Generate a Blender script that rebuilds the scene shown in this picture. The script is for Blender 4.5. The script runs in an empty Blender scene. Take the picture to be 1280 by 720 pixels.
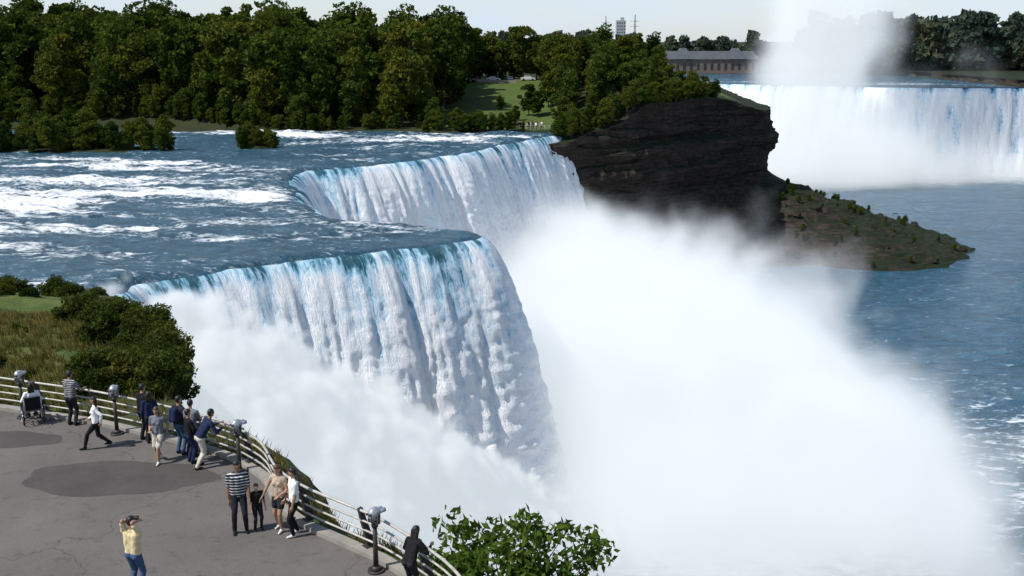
import bpy, bmesh, math, random
import numpy as np
from mathutils import Vector, Matrix
random.seed(7); rng=np.random.RandomState(11)
scene=bpy.context.scene
scene.view_settings.view_transform='Standard'; scene.view_settings.look='None'; scene.view_settings.exposure=0

# ---------------------------------------------------------------- helpers
def _h(i,j,k):
    n=(i.astype(np.int64)*374761393+j.astype(np.int64)*668265263+k.astype(np.int64)*2147483647)&0xffffffff
    n=((n^(n>>13))*1274126177)&0xffffffff
    n=(n^(n>>16))&0xffffffff
    return n/4294967295.0
def vnoise(x,y,z=0.0):
    x=np.asarray(x,float);y=np.asarray(y,float);z=np.asarray(z,float)+0*x
    i=np.floor(x);j=np.floor(y);k=np.floor(z);u=x-i;v=y-j;w=z-k
    u=u*u*(3-2*u);v=v*v*(3-2*v);w=w*w*(3-2*w)
    i=i.astype(np.int64);j=j.astype(np.int64);k=k.astype(np.int64)
    def L(a,b,t):return a+(b-a)*t
    return L(L(L(_h(i,j,k),_h(i+1,j,k),u),L(_h(i,j+1,k),_h(i+1,j+1,k),u),v),
             L(L(_h(i,j,k+1),_h(i+1,j,k+1),u),L(_h(i,j+1,k+1),_h(i+1,j+1,k+1),u),v),w)
def fbm(x,y,z=0.0,o=4):
    s=0;a=.5;t=0
    for q in range(o):
        s=s+a*vnoise(np.asarray(x)*2**q+q*17.3,np.asarray(y)*2**q+q*9.1,np.asarray(z)*2**q+q*5.7);t+=a;a*=.5
    return s/t
def sstep(a,b,x):
    t=np.clip((np.asarray(x,float)-a)/(b-a),0,1);return t*t*(3-2*t)

def link(o,parent=None):
    scene.collection.objects.link(o)
    if parent: o.parent=parent
    return o
def mesh_obj(name,verts,faces,mats=(),parent=None,smooth=False,midx=None,attrs=None):
    me=bpy.data.meshes.new(name)
    me.from_pydata([tuple(v) for v in verts] if not isinstance(verts,np.ndarray) else verts.tolist(),[],faces if isinstance(faces,list) else faces.tolist())
    for m in mats: me.materials.append(m)
    if midx is not None: me.polygons.foreach_set('material_index',np.asarray(midx,dtype=np.int32))
    if smooth: me.polygons.foreach_set('use_smooth',np.ones(len(me.polygons),dtype=bool))
    if attrs:
        for k,v in attrs.items():
            a=me.attributes.new(k,'FLOAT','POINT'); a.data.foreach_set('value',np.asarray(v,dtype=np.float32).ravel())
    me.update()
    return link(bpy.data.objects.new(name,me),parent)
def grid_faces(n,m):
    i=np.arange(n-1)[:,None]*m+np.arange(m-1)[None,:]
    return np.stack([i,i+1,i+m+1,i+m],-1).reshape(-1,4)
def resample(pts,step,smooth=0):
    P=np.array(pts,float);d=np.r_[0,np.cumsum(np.hypot(*np.diff(P[:,:2],axis=0).T))]
    n=max(2,int(d[-1]/step));s=np.linspace(0,d[-1],n)
    R=np.stack([np.interp(s,d,P[:,c]) for c in range(P.shape[1])],1)
    for q in range(smooth):
        R[1:-1]=(R[:-2]+2*R[1:-1]+R[2:])/4
    return R,s
def right_normals(R,sm=10):
    T=np.gradient(R[:,:2],axis=0);N=np.stack([T[:,1],-T[:,0]],1)
    N/=np.linalg.norm(N,axis=1)[:,None]+1e-9
    for q in range(sm):
        N[1:-1]=(N[:-2]+2*N[1:-1]+N[2:])/4
    N/=np.linalg.norm(N,axis=1)[:,None]+1e-9
    return N

# ---------------------------------------------------------------- materials
class NT:
    def __init__(s,name,mat=True):
        s.m=bpy.data.materials.new(name); s.m.use_nodes=True; s.t=s.m.node_tree; s.t.nodes.clear()
        s.out=s.n('ShaderNodeOutputMaterial')
    def n(s,typ,**kw):
        x=s.t.nodes.new(typ)
        for k,v in kw.items(): setattr(x,k,v)
        return x
    def l(s,a,b): s.t.links.new(a,b)
    def math(s,op,a,b=None,clamp=False):
        x=s.n('ShaderNodeMath',operation=op,use_clamp=clamp)
        for i,v in enumerate((a,b)):
            if v is None: continue
            if hasattr(v,'links'): s.l(v,x.inputs[i])
            else: x.inputs[i].default_value=v
        return x.outputs[0]
    def noise(s,vec,scale,detail=4,rough=.55,dist=0):
        x=s.n('ShaderNodeTexNoise'); x.inputs['Scale'].default_value=scale;x.inputs['Detail'].default_value=detail
        x.inputs['Roughness'].default_value=rough;x.inputs['Distortion'].default_value=dist
        if vec is not None: s.l(vec,x.inputs['Vector'])
        return x.outputs[0]
    def ramp(s,fac,stops):
        x=s.n('ShaderNodeValToRGB');e=x.color_ramp.elements
        while len(e)<len(stops): e.new(.5)
        for q,(p,c) in zip(e,stops): q.position=p;q.color=tuple(c)+((1,) if len(c)==3 else ())
        s.l(fac,x.inputs[0]);return x.outputs[0]
    def mix(s,f,a,b,mode='MIX'):
        x=s.n('ShaderNodeMix',data_type='RGBA',blend_type=mode)
        for sock,v in ((x.inputs[0],f),(x.inputs[6],a),(x.inputs[7],b)):
            if hasattr(v,'links'): s.l(v,sock)
            elif isinstance(v,(int,float)): sock.default_value=v
            else: sock.default_value=tuple(v)+(1,)
        return x.outputs[2]
    def coords(s,kind='Object',scale=None):
        c=s.n('ShaderNodeTexCoord').outputs[kind]
        if scale:
            m=s.n('ShaderNodeMapping');m.inputs['Scale'].default_value=scale;s.l(c,m.inputs[0]);return m.outputs[0]
        return c
    def attr(s,name):
        x=s.n('ShaderNodeAttribute');x.attribute_name=name;return x.outputs['Fac']
    def bump(s,h,strength=.5,dist=.1):
        x=s.n('ShaderNodeBump');x.inputs['Strength'].default_value=strength;x.inputs['Distance'].default_value=dist;s.l(h,x.inputs['Height']);return x.outputs[0]
    def bsdf(s,color,rough=.8,spec=.5,normal=None,metal=0,**kw):
        b=s.n('ShaderNodeBsdfPrincipled')
        for k,v in (('Base Color',color),('Roughness',rough),('Specular IOR Level',spec),('Metallic',metal))+tuple(kw.items()):
            k=k.replace('_',' ')
            if hasattr(v,'links'): s.l(v,b.inputs[k])
            elif isinstance(v,(tuple,list)): b.inputs[k].default_value=tuple(v)+(1,)
            else: b.inputs[k].default_value=v
        if normal is not None: s.l(normal,b.inputs['Normal'])
        s.l(b.outputs[0],s.out.inputs[0]); return b
def simple(name,col,rough=.7,var=.25,scale=8,spec=.4,metal=0,bump=0):
    t=NT(name);c=t.coords();nz=t.noise(c,scale)
    d=tuple(x*(1-var) for x in col);b=tuple(min(1,x*(1+var)) for x in col)
    col2=t.ramp(nz,[(.3,d),(.7,b)])
    t.bsdf(col2,rough,spec,t.bump(nz,bump,.02) if bump else None,metal);return t.m

def m_river(name,deep,scale=1.0,foamcol=(.90,.93,.94),fleck=.6):
    t=NT(name);P=t.n('ShaderNodeNewGeometry').outputs['Position']
    mp=t.n('ShaderNodeMapping');mp.inputs['Scale'].default_value=(.5*scale,1.0*scale,1);t.l(P,mp.inputs[0])
    n1=t.noise(mp.outputs[0],.9,6,.65,.6);n2=t.noise(mp.outputs[0],.10,4,.6)
    n3=t.noise(mp.outputs[0],4.0,4,.6)
    h=t.math('ADD',n1,t.math('MULTIPLY',n3,.35))
    f=t.attr('foam')
    fm=t.math('ADD',f,t.math('MULTIPLY',t.math('SUBTRACT',n1,.5),2.2))
    fm=t.math('ADD',fm,t.math('MULTIPLY',t.math('SUBTRACT',n3,.5),1.0))
    fac=t.ramp(fm,[(.36,(0,0,0)),(.52,(.45,.45,.45)),(.74,(1,1,1))])
    fl=t.ramp(t.noise(mp.outputs[0],1.7,6,.7,.4),[(.58,(0,0,0)),(.70,(fleck,)*3)])
    fac2=t.math('MAXIMUM',fac,t.math('MULTIPLY',fl,t.ramp(n2,[(.42,(.15,)*3),(.6,(1,)*3)])))
    w=t.ramp(n2,[(.3,deep),(.7,tuple(c*1.7 for c in deep))])
    w=t.mix(t.ramp(n1,[(.35,(0,0,0)),(.7,(1,1,1))]),w,tuple(min(1,c*2.8) for c in deep))
    col=t.mix(fac2,w,foamcol)
    rg=t.ramp(fac2,[(0,(.16,)*3),(1,(.85,)*3)])
    t.bsdf(col,rg,.5,t.bump(h,1.0,.8/scale));return t.m
def m_fall(name):
    t=NT(name);s=t.attr('su');v=t.attr('tv');f=t.attr('foam')
    cb=t.n('ShaderNodeCombineXYZ');t.l(s,cb.inputs[0]);t.l(v,cb.inputs[1])
    mp=t.n('ShaderNodeMapping');mp.inputs['Scale'].default_value=(1,.13,1);t.l(cb.outputs[0],mp.inputs[0])
    n1=t.noise(mp.outputs[0],1.3,6,.66,.4);n2=t.noise(mp.outputs[0],6.5,5,.75,.2)
    mp2=t.n('ShaderNodeMapping');mp2.inputs['Scale'].default_value=(1,.55,1);t.l(cb.outputs[0],mp2.inputs[0])
    n3=t.noise(mp2.outputs[0],1.6,7,.75,.8)
    h=t.math('ADD',t.math('ADD',n1,t.math('MULTIPLY',n2,.6)),t.math('MULTIPLY',n3,1.0))
    fm=t.math('ADD',f,t.math('MULTIPLY',t.math('SUBTRACT',h,1.30),1.5))
    col=t.ramp(fm,[(0,(.03,.11,.15)),(.18,(.18,.42,.56)),(.38,(.52,.76,.92)),(.60,(.84,.93,.99)),(.85,(.98,.99,1.0))])
    rg=t.ramp(fm,[(0,(.12,)*3),(.4,(.7,)*3)])
    t.bsdf(col,rg,.25,t.bump(h,.9,.5));return t.m
def m_foliage(name,dark,light,trans=.35,nscale=.35):
    t=NT(name);oi=t.n('ShaderNodeObjectInfo').outputs['Random'];P=t.n('ShaderNodeNewGeometry').outputs['Position']
    nz=t.noise(P,nscale,3);a=t.attr('leaf')
    v=t.math('ADD',t.math('MULTIPLY',oi,.45),t.math('ADD',t.math('MULTIPLY',nz,.5),t.math('MULTIPLY',a,.3)))
    col=t.ramp(v,[(.25,dark),(.62,light),(.95,tuple((light[0]*1.7,light[1]*1.15,light[2])))])
    d=t.n('ShaderNodeBsdfDiffuse');tr=t.n('ShaderNodeBsdfTranslucent');ms=t.n('ShaderNodeMixShader');ms.inputs[0].default_value=trans
    t.l(col,d.inputs[0]);t.l(col,tr.inputs[0]);t.l(d.outputs[0],ms.inputs[1]);t.l(tr.outputs[0],ms.inputs[2])
    t.l(ms.outputs[0],t.out.inputs[0]);return t.m
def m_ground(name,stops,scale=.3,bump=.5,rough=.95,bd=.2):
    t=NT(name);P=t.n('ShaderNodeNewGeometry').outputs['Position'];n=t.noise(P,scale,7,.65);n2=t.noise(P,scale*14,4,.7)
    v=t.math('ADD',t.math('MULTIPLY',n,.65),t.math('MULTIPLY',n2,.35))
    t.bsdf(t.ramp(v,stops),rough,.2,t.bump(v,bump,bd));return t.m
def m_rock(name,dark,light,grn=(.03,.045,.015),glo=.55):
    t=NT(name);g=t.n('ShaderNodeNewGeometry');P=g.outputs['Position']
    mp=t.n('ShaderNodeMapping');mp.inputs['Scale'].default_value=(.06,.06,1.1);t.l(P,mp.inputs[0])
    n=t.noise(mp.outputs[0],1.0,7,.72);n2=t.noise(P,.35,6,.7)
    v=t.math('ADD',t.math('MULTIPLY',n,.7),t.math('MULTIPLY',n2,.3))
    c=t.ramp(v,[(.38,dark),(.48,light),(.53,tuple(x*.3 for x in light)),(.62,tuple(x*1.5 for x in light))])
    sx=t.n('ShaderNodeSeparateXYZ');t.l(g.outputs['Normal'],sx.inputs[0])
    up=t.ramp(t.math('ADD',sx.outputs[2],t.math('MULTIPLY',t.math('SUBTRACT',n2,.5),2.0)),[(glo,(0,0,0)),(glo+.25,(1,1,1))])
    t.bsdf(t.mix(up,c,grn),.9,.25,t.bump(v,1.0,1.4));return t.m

M_river=m_river('river_water_upper',(.010,.042,.066),1.0)
M_lower=m_river('river_water_lower',(.012,.050,.084),.5,fleck=.35)
M_fall=m_fall('falling_water')
M_grass=m_ground('grass',[(.3,(.03,.05,.012)),(.48,(.06,.09,.02)),(.58,(.11,.12,.03)),(.72,(.18,.15,.05))],.4)
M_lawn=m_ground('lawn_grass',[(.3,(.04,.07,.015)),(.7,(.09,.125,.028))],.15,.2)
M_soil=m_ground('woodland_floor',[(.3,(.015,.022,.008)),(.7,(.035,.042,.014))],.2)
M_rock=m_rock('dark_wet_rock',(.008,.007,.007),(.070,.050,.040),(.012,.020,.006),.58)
M_rock2=m_rock('gorge_rock',(.03,.025,.02),(.16,.12,.08),(.05,.06,.02))
M_leaf=m_foliage('tree_leaves',(.009,.020,.004),(.062,.094,.016),.3,.12)
M_leaf_far=m_foliage('far_tree_leaves',(.03,.05,.045),(.065,.095,.065),.3,.05)  # distance haze painted into the colour: paler, bluer leaves than nearer trees
M_leafn=m_foliage('bush_leaves',(.012,.032,.005),(.075,.13,.02),.35,1.5)
M_shrub=m_foliage('shrub_leaves',(.014,.026,.006),(.06,.08,.016),.3,.5)
M_bark=simple('bark',(.06,.045,.035),.9,.4,5)

# ---------------------------------------------------------------- world, sun, camera
SUN_AZ=math.radians(-114); SUN_EL=math.radians(53)
w=bpy.data.worlds.new('World');scene.world=w;w.use_nodes=True;wt=w.node_tree
sky=wt.nodes.new('ShaderNodeTexSky');sky.sky_type='NISHITA';sky.sun_disc=False
sky.sun_elevation=SUN_EL;sky.sun_rotation=SUN_AZ%(2*math.pi);sky.air_density=1.0;sky.dust_density=.5;sky.altitude=100
bg=wt.nodes['Background'];bg.inputs[1].default_value=.13
tc=wt.nodes.new('ShaderNodeTexCoord');sx=wt.nodes.new('ShaderNodeSeparateXYZ');wt.links.new(tc.outputs['Generated'],sx.inputs[0])
mp=wt.nodes.new('ShaderNodeMapping');mp.inputs['Scale'].default_value=(1,1,4.5);wt.links.new(tc.outputs['Generated'],mp.inputs[0])
nz=wt.nodes.new('ShaderNodeTexNoise');nz.inputs['Scale'].default_value=5;nz.inputs['Detail'].default_value=7;nz.inputs['Roughness'].default_value=.6;wt.links.new(mp.outputs[0],nz.inputs['Vector'])
def wmath(op,a,b,cl=False):
    x=wt.nodes.new('ShaderNodeMath');x.operation=op;x.use_clamp=cl
    for i,v in enumerate((a,b)):
        if hasattr(v,'links'): wt.links.new(v,x.inputs[i])
        else: x.inputs[i].default_value=v
    return x.outputs[0]
hz=wmath('SUBTRACT',.98,wmath('MULTIPLY',wmath('MAXIMUM',sx.outputs[2],0.0),1.6),True)
cl=wmath('MULTIPLY',wmath('SUBTRACT',nz.outputs[0],.42,True),3.5,True)
fc=wmath('MULTIPLY',hz,wmath('ADD',.55,wmath('MULTIPLY',cl,.4)),True)
mx=wt.nodes.new('ShaderNodeMix');mx.data_type='RGBA';wt.links.new(fc,mx.inputs[0]);wt.links.new(sky.outputs[0],mx.inputs[6]);mx.inputs[7].default_value=(5.3,6.2,7.4,1)
wt.links.new(mx.outputs[2],bg.inputs[0])
sd=Vector((math.sin(SUN_AZ)*math.cos(SUN_EL),math.cos(SUN_AZ)*math.cos(SUN_EL),math.sin(SUN_EL)))
sl=bpy.data.lights.new('sun','SUN');sl.energy=5.0;sl.angle=math.radians(.5);sl.color=(1,.96,.9)
so=link(bpy.data.objects.new('sun',sl));so.rotation_euler=(-sd).to_track_quat('-Z','Y').to_euler();so.location=(-100,40,120)
cam=bpy.data.cameras.new('camera');cam.sensor_width=36;cam.lens=36*1300/1280;cam.clip_end=12000;cam.clip_start=.3
co=link(bpy.data.objects.new('camera',cam));co.location=(0,0,12);co.rotation_euler=(math.radians(90-13.4),0,0);scene.camera=co

# ---------------------------------------------------------------- upper river + American falls
crest=[(-38,74),(-31.6,79.2),(-29.2,84),(-23.7,88.8),(-17.5,93),(-12.1,96.8),(-7.8,100),(-4,102.2),(-3.2,104.2),(-6,106.5),(-11,108.8),(-16.3,111.5),(-22.1,118.8),(-27.5,131),(-31,146),(-32,154),(-30,159),(-25,163),(-20.6,167.5),(-14,176),(-9.8,182.3),(-3,196.7),(3.2,209.9),(8.3,217.2),(9.5,222)]
C,S=resample(crest,.28,4)
ZU=-7.0
C[:,0]+= (fbm(S*.25,S*0,3,4)-.5)*3.0*sstep(0,10,S)
C[:,1]+= (fbm(S*.25,S*0+9,7,4)-.5)*2.0
N=right_normals(C,60)
def foam_up(x,y):
    f=.05+0*x
    wob=(fbm(x*.04,y*.04,1.5)-.5)*20
    f+=.64*np.exp(-((y-124+wob+(x+30)*.12)/10)**2)
    f+=.45*np.exp(-((y-160+wob)/8)**2)*sstep(-28,-40,x)*sstep(-125,-60,x)
    f+=.58*np.exp(-((y-207+wob*.6+(x-0)*.2)/9)**2)*sstep(-80,-30,x)
    f+=.50*np.exp(-((y-141+wob)/8)**2)
    f+=.38*np.exp(-((y-104+wob*.5+(x+40)*.1)/3.5)**2)*sstep(-8,-25,x)
    f+=.28*np.exp(-((y-94+wob*.4+(x+40)*.15)/3)**2)*sstep(-22,-35,x)
    f+=.24*np.exp(-((y-178+wob)/7)**2)
    f+=(fbm(x*.07,y*.26,4,6)-.5)*1.7
    return f
dist=np.r_[np.linspace(0,6,16),np.linspace(6.6,60,100),np.linspace(62,160,60),np.linspace(165,420,20)]
X=C[:,0][:,None]-dist[None,:]; Y=C[:,1][:,None]+0*dist[None,:]
fo=foam_up(X,Y)
lip=np.exp(-dist/1.5)[None,:]
fo=fo*(1-lip*.8)+ lip*(-.02)
amp=.14+.7*np.clip(fo,0,1)
Z=ZU+(fbm(X*.45,Y*.7,2,4)-.5)*amp*2.0+ (fbm(X*.1,Y*.15,8,3)-.5)*1.0*(1-lip)
Z+= -lip**2*.45 + .004*dist[None,:]
V=np.stack([X,Y,Z],-1).reshape(-1,3);F=grid_faces(*X.shape)[:,::-1]
mesh_obj('upper_river_water',V,F,[M_river],smooth=True,attrs={'foam':fo})
lipz=Z[:,0]
nt=150
t=np.linspace(0,1,nt)**1.15
reach=10.5+2.0*(fbm(S*.12,S*0,5)-.5)
out=reach[:,None]*(t[None,:]**.6)
drop=33.5*t
st=fbm(S[:,None]*.45,t[None,:]*2.0,1,3)-.5
st2=fbm(S[:,None]*1.8,t[None,:]*6.0,6,4)-.5
blw=np.abs(fbm(S[:,None]*.55,t[None,:]*13-S[:,None]*.05,9,3)-.5)*2-.3
blw2=np.abs(fbm(S[:,None]*1.5,t[None,:]*34,19,3)-.5)*2-.3
grow=sstep(0,.12,t)[None,:]
d=grow*(st*1.0+st2*.9*(.5+t[None,:])+blw*1.3*t[None,:]**.8+blw2*.7*t[None,:]**.6)
out=out+d
px=C[:,0][:,None]+N[:,0][:,None]*out; py=C[:,1][:,None]+N[:,1][:,None]*out
pz=lipz[:,None]-drop[None,:]-.15*grow
fo=.24+.46*sstep(0,.06,t)[None,:]+.38*sstep(.03,.6,t)[None,:]+ (st*1.0+st2*.7)*(1-.6*t[None,:])+blw*.2*grow
fo=fo+ (fbm(S*.08,S*0,12,3)-.5)[:,None]*.6*(1-t[None,:])
V=np.stack([px,py,pz],-1).reshape(-1,3)
mesh_obj('waterfall',V,grid_faces(*px.shape),[M_fall],smooth=True,attrs={'foam':fo,'su':np.repeat(S[:,None],nt,1),'tv':np.repeat(drop[None,:],len(S),0)})

# ---------------------------------------------------------------- lower river
gx=np.r_[np.linspace(-60,140,150),np.linspace(145,900,60)];gy=np.r_[np.linspace(-150,60,30),np.linspace(62,480,240),np.linspace(490,700,10)]
X,Y=np.meshgrid(gx,gy,indexing='ij')
dn=np.min(np.stack([np.hypot(X-a,Y-b) for a,b in C[::12,:2]],0),0)
fo=-.06+.62*sstep(62,22,dn)+(fbm(X*.03,Y*.05,3,5)-.5)*.9*sstep(85,30,dn)+(fbm(X*.02,Y*.05,9,4)-.5)*.35
fo+=.66*np.exp(-((X-76)/20)**2-((Y-120)/34)**2)
fo+=.8*sstep(375,425,Y)*sstep(60,90,X)*sstep(260,220,X)
Z=-41+(fbm(X*.12,Y*.12,1,4)-.5)*(.5+1.6*np.clip(fo,0,1))
mesh_obj('lower_river_water',np.stack([X,Y,Z],-1).reshape(-1,3),grid_faces(*X.shape)[:,::-1],[M_lower],smooth=True,attrs={'foam':fo})

# ---------------------------------------------------------------- horseshoe falls
hc=[(0,472),(60,474),(100,468),(127,452),(150,438),(180,431),(212,430)]
H_,HS=resample(hc,.8,6);HN=right_normals(H_,20)
t=np.linspace(0,1,40)
st=fbm(HS[:,None]*.35,t[None,:]*2,1,4)-.5;st2=fbm(HS[:,None]*1.0,t[None,:]*3,4,3)-.5
out=7*t[None,:]**.6+st*2.4+st2*1.2
px=H_[:,0][:,None]+HN[:,0][:,None]*out;py=H_[:,1][:,None]+HN[:,1][:,None]*out;pz=-7-34*t[None,:]+0*px
fo=.40+.42*sstep(0,.1,t)[None,:]+st*1.3+st2*.8
mesh_obj('horseshoe_waterfall',np.stack([px,py,pz],-1).reshape(-1,3),grid_faces(*px.shape),[M_fall],smooth=True,attrs={'foam':fo,'su':np.repeat(HS[:,None],40,1)*.6,'tv':np.repeat(34*t[None,:],len(HS),0)})
dist=np.r_[np.linspace(0,60,30),np.linspace(65,190,20)]
X=H_[:,0][:,None]+.25*dist[None,:];Y=H_[:,1][:,None]+dist[None,:]
fo=foam_up(X*.5,Y*.5)*.6+.25*np.exp(-((dist-35)/12)**2)[None,:]
Z=ZU+(fbm(X*.2,Y*.3,2,3)-.5)*.6+0.003*dist[None,:]
mesh_obj('upper_river_water',np.stack([X,Y,Z],-1).reshape(-1,3),grid_faces(*X.shape)[:,::-1],[M_river],smooth=True,attrs={'foam':fo})

# ---------------------------------------------------------------- cliffs
def cliff(name,edge,mat,ztop,step=1.0,seed=0,inner=8,sm=3,rough=1.0,nsm=14,nc=56,nta=44):
    R,s=resample(edge,step,sm);Nn=right_normals(R,nsm)
    zt=ztop(R[:,0],R[:,1])
    px=[];py=[];pz=[]
    for o in (-inner,-inner*.4,-.5): px.append(R[:,0]+Nn[:,0]*o);py.append(R[:,1]+Nn[:,1]*o);pz.append(ztop(px[-1],py[-1])+.06)
    zm=R[:,3]
    for i in range(nc):
        u=i/(nc-1);z=zt+(zm-zt)*u
        led=(np.floor(fbm(s*.02,z*.42,seed+4,2)*8)/8-.5)*5.5*sstep(0,.05,u)
        jag=(fbm(s*.10,z*.03,seed,4)-.5)*5*sstep(0,.05,u)+(np.abs(fbm(s*.5,z*.25,seed+2,4)-.5))*4.0
        o=(1.2*u+led*rough+jag*rough)
        px.append(R[:,0]+Nn[:,0]*o);py.append(R[:,1]+Nn[:,1]*o);pz.append(z+0*o)
    o0=o
    for i in range(1,nta):
        u=i/(nta-1);z=zm+(-43-zm)*u**.8
        o=o0*(1-u)+R[:,2]*u
        xx=R[:,0]+Nn[:,0]*o;yy_=R[:,1]+Nn[:,1]*o
        b=(fbm(xx*.2,yy_*.2,seed+7,5)-.45)*5+(np.abs(fbm(xx*.6,yy_*.6,seed+8,3)-.5))*4-.5
        px.append(xx);py.append(yy_);pz.append(z+b*rough*min(1,u*5)*(1-u*.5))
    X=np.stack(px,1);Y=np.stack(py,1);Z=np.stack(pz,1)
    return mesh_obj(name,np.stack([X,Y,Z],-1).reshape(-1,3),grid_faces(*X.shape),[mat],smooth=False),X,Y,Z
shX=[-420,-130,-95,-80,-62,-50,-20,8,40];shY=[262,266,268,262,240,226,224,222,216]
def gh(x,y):
    x=np.asarray(x,float);y=np.asarray(y,float)
    sh=np.interp(x,shX,shY);dd=y-sh
    h=-8.6+1.9*sstep(-4,2,dd)+6.8*sstep(6,100,dd)
    h=h+ sstep(5,26,x)*(5.2)*sstep(2,14,dd)*sstep(70,40,x)*(1-sstep(10,90,dd)*.75)
    h=h-2.2*sstep(50,66,x)-5*sstep(335,380,y)*sstep(-10,20,x)
    return h+(fbm(x*.08,y*.08,2,3)-.5)*.8
gedge=[(7.5,214,12,-26),(13,219.5,12,-26),(24,226,13,-26),(35,235,14,-26),(48,251,16,-27),(57,262,24,-25),(65,269,52,-22),(67,276,62,-21),(63,290,50,-22),(56,320,34,-24),(48,370,25,-24),(36,430,20,-26),(20,476,10,-30),(20,490,10,-30)]
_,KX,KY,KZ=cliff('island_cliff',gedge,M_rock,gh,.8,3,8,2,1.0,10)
E=np.array(gedge)
gx=np.linspace(-420,84,170);gy=np.linspace(214,490,100);X,Y=np.meshgrid(gx,gy,indexing='ij')
Z=gh(X,Y);V=np.stack([X,Y,Z],-1).reshape(-1,3);F=grid_faces(*X.shape)[:,::-1]
cx_=X.reshape(-1)[F].mean(1);cy_=Y.reshape(-1)[F].mean(1);ce=np.interp(cy_,E[:,1],E[:,0])
F=F[cx_<ce-4];cx_=X.reshape(-1)[F].mean(1);cy_=Y.reshape(-1)[F].mean(1)
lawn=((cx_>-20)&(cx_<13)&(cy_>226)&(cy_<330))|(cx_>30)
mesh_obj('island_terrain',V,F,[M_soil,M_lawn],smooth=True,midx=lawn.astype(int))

rail=[(-40,38.5),(-30,36.2),(-22,34.3),(-17.1,32.9),(-15.2,32.2),(-13.3,31.5),(-11.9,30.8),(-9.9,29.75),(-8.2,28.6),(-6.9,27.2),(-6.1,25.3),(-5.2,24.2),(-4.1,23.3),(-3.0,22.4),(-2.16,21.4),(-1.3,20.3),(-.6,18.8),(.5,17),(3,12),(6,4),(8,-6)]
hed=[(14,-12,14,-18),(11,0,14,-18),(8,12,14,-18),(5,18,13,-16),(2.5,21.5,12,-14),(.6,23.3,12,-14),(-2.2,24.4,12,-14),(-4.2,25.6,12,-14),(-5.2,27.2,12,-16),(-6.6,29.2,12,-16),(-8.8,30.6,12,-18),(-11,32,12,-18),(-12.6,35,12,-18),(-13.8,39,12,-18),(-15.2,43,12,-18),(-18.2,50,10,-20),(-21.4,56,8,-22),(-25,64,5,-28),(-29,72,4,-30),(-33.5,79,3,-34)]
H2=np.array(hed);RL=np.array(rail)
def hh(x,y):
    x=np.asarray(x,float);y=np.asarray(y,float)
    yr=np.interp(x,RL[:,0],RL[:,1])
    d=y-yr
    base=-.05-1.5*sstep(.4,3.0,d)*sstep(-9,-4,x)
    base=base-1.2*sstep(2,9,d)-3.0*sstep(8,28,d)-3.2*sstep(26,46,d)
    base=base-1.6*sstep(38,48,d+0*x)
    return base+(fbm(x*.35,y*.35,2,4)-.5)*.7*sstep(.3,3,d)
cliff('headland_cliff',hed,M_rock2,hh,.5,11,3,4,.45,30)
yy=np.linspace(-12,86,200);ex=np.interp(yy,H2[:,1],H2[:,0])
dd=np.r_[np.linspace(1.5,40,110),np.linspace(42,200,30)]
X=ex[:,None]-dd[None,:];Y=yy[:,None]+0*X;Z=hh(X,Y)
mesh_obj('grass_bank',np.stack([X,Y,Z],-1).reshape(-1,3),grid_faces(*X.shape)[:,::-1],[M_grass],smooth=True)

# ---------------------------------------------------------------- promenade
t_=NT('asphalt');P=t_.n('ShaderNodeNewGeometry').outputs['Position'];a=t_.noise(P,.35,6,.65);b=t_.noise(P,60,3,.7);v=t_.n('ShaderNodeTexVoronoi',feature='DISTANCE_TO_EDGE');v.inputs['Scale'].default_value=.16
wn=t_.n('ShaderNodeVectorMath',operation='ADD');nzc=t_.n('ShaderNodeTexNoise');nzc.inputs['Scale'].default_value=.7;nzc.inputs['Detail'].default_value=8;t_.l(P,nzc.inputs['Vector']);t_.l(P,wn.inputs[0])
sc_=t_.n('ShaderNodeVectorMath',operation='SCALE');sc_.inputs['Scale'].default_value=3.0;t_.l(nzc.outputs['Color'],sc_.inputs[0]);t_.l(sc_.outputs[0],wn.inputs[1]);t_.l(wn.outputs[0],v.inputs['Vector'])
ck=t_.ramp(v.outputs[0],[(0,(.5,)*3),(.005,(1,)*3)])
c=t_.ramp(a,[(.3,(.084,.074,.066)),(.5,(.118,.104,.093)),(.7,(.150,.133,.119))]);c=t_.mix(.45,c,t_.ramp(b,[(.35,(.045,)*3),(.65,(.20,.185,.17))]))
st_=t_.ramp(t_.noise(P,2.3,5,.7),[(.3,(.72,)*3),(.45,(1,)*3)])
c=t_.mix(1.0,c,st_,'MULTIPLY')
t_.bsdf(t_.mix(1.0,c,ck,'MULTIPLY'),.85,.3,t_.bump(b,.3,.01));M_asph=t_.m
M_patch=m_ground('asphalt_patch',[(.3,(.052,.048,.046)),(.7,(.088,.080,.074))],.8,.2,.85,.01)
M_conc=simple('kerb_concrete',(.26,.24,.21),.85,.2,3,bump=.3)
RR,_=resample(rail,.4,1)
n=len(RR);V=[(x,y,.02) for x,y in RR]+[(x,-12,.02) for x,y in RR]
F=[(i,i+n,i+n+1,i+1) for i in range(n-1)]
mesh_obj('promenade_pavement',V,F,[M_asph])
def patch(cx,cy,rx,ry,sd):
    pts=[];q=90
    for i in range(q):
        a=i/q*2*math.pi;r=1+.05*math.sin(3*a+sd)+.04*math.sin(7*a+sd*2)+random.uniform(-.015,.015)
        pts.append((cx+rx*r*math.cos(a),cy+ry*r*math.sin(a),.024))
    mesh_obj('asphalt_repair_patch',pts,[tuple(range(q))],[M_patch])
patch(-11.1,27.25,2.7,1.2,1);patch(-15.6,30.1,1.7,.7,2)
RN=right_normals(RR,3)
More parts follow.
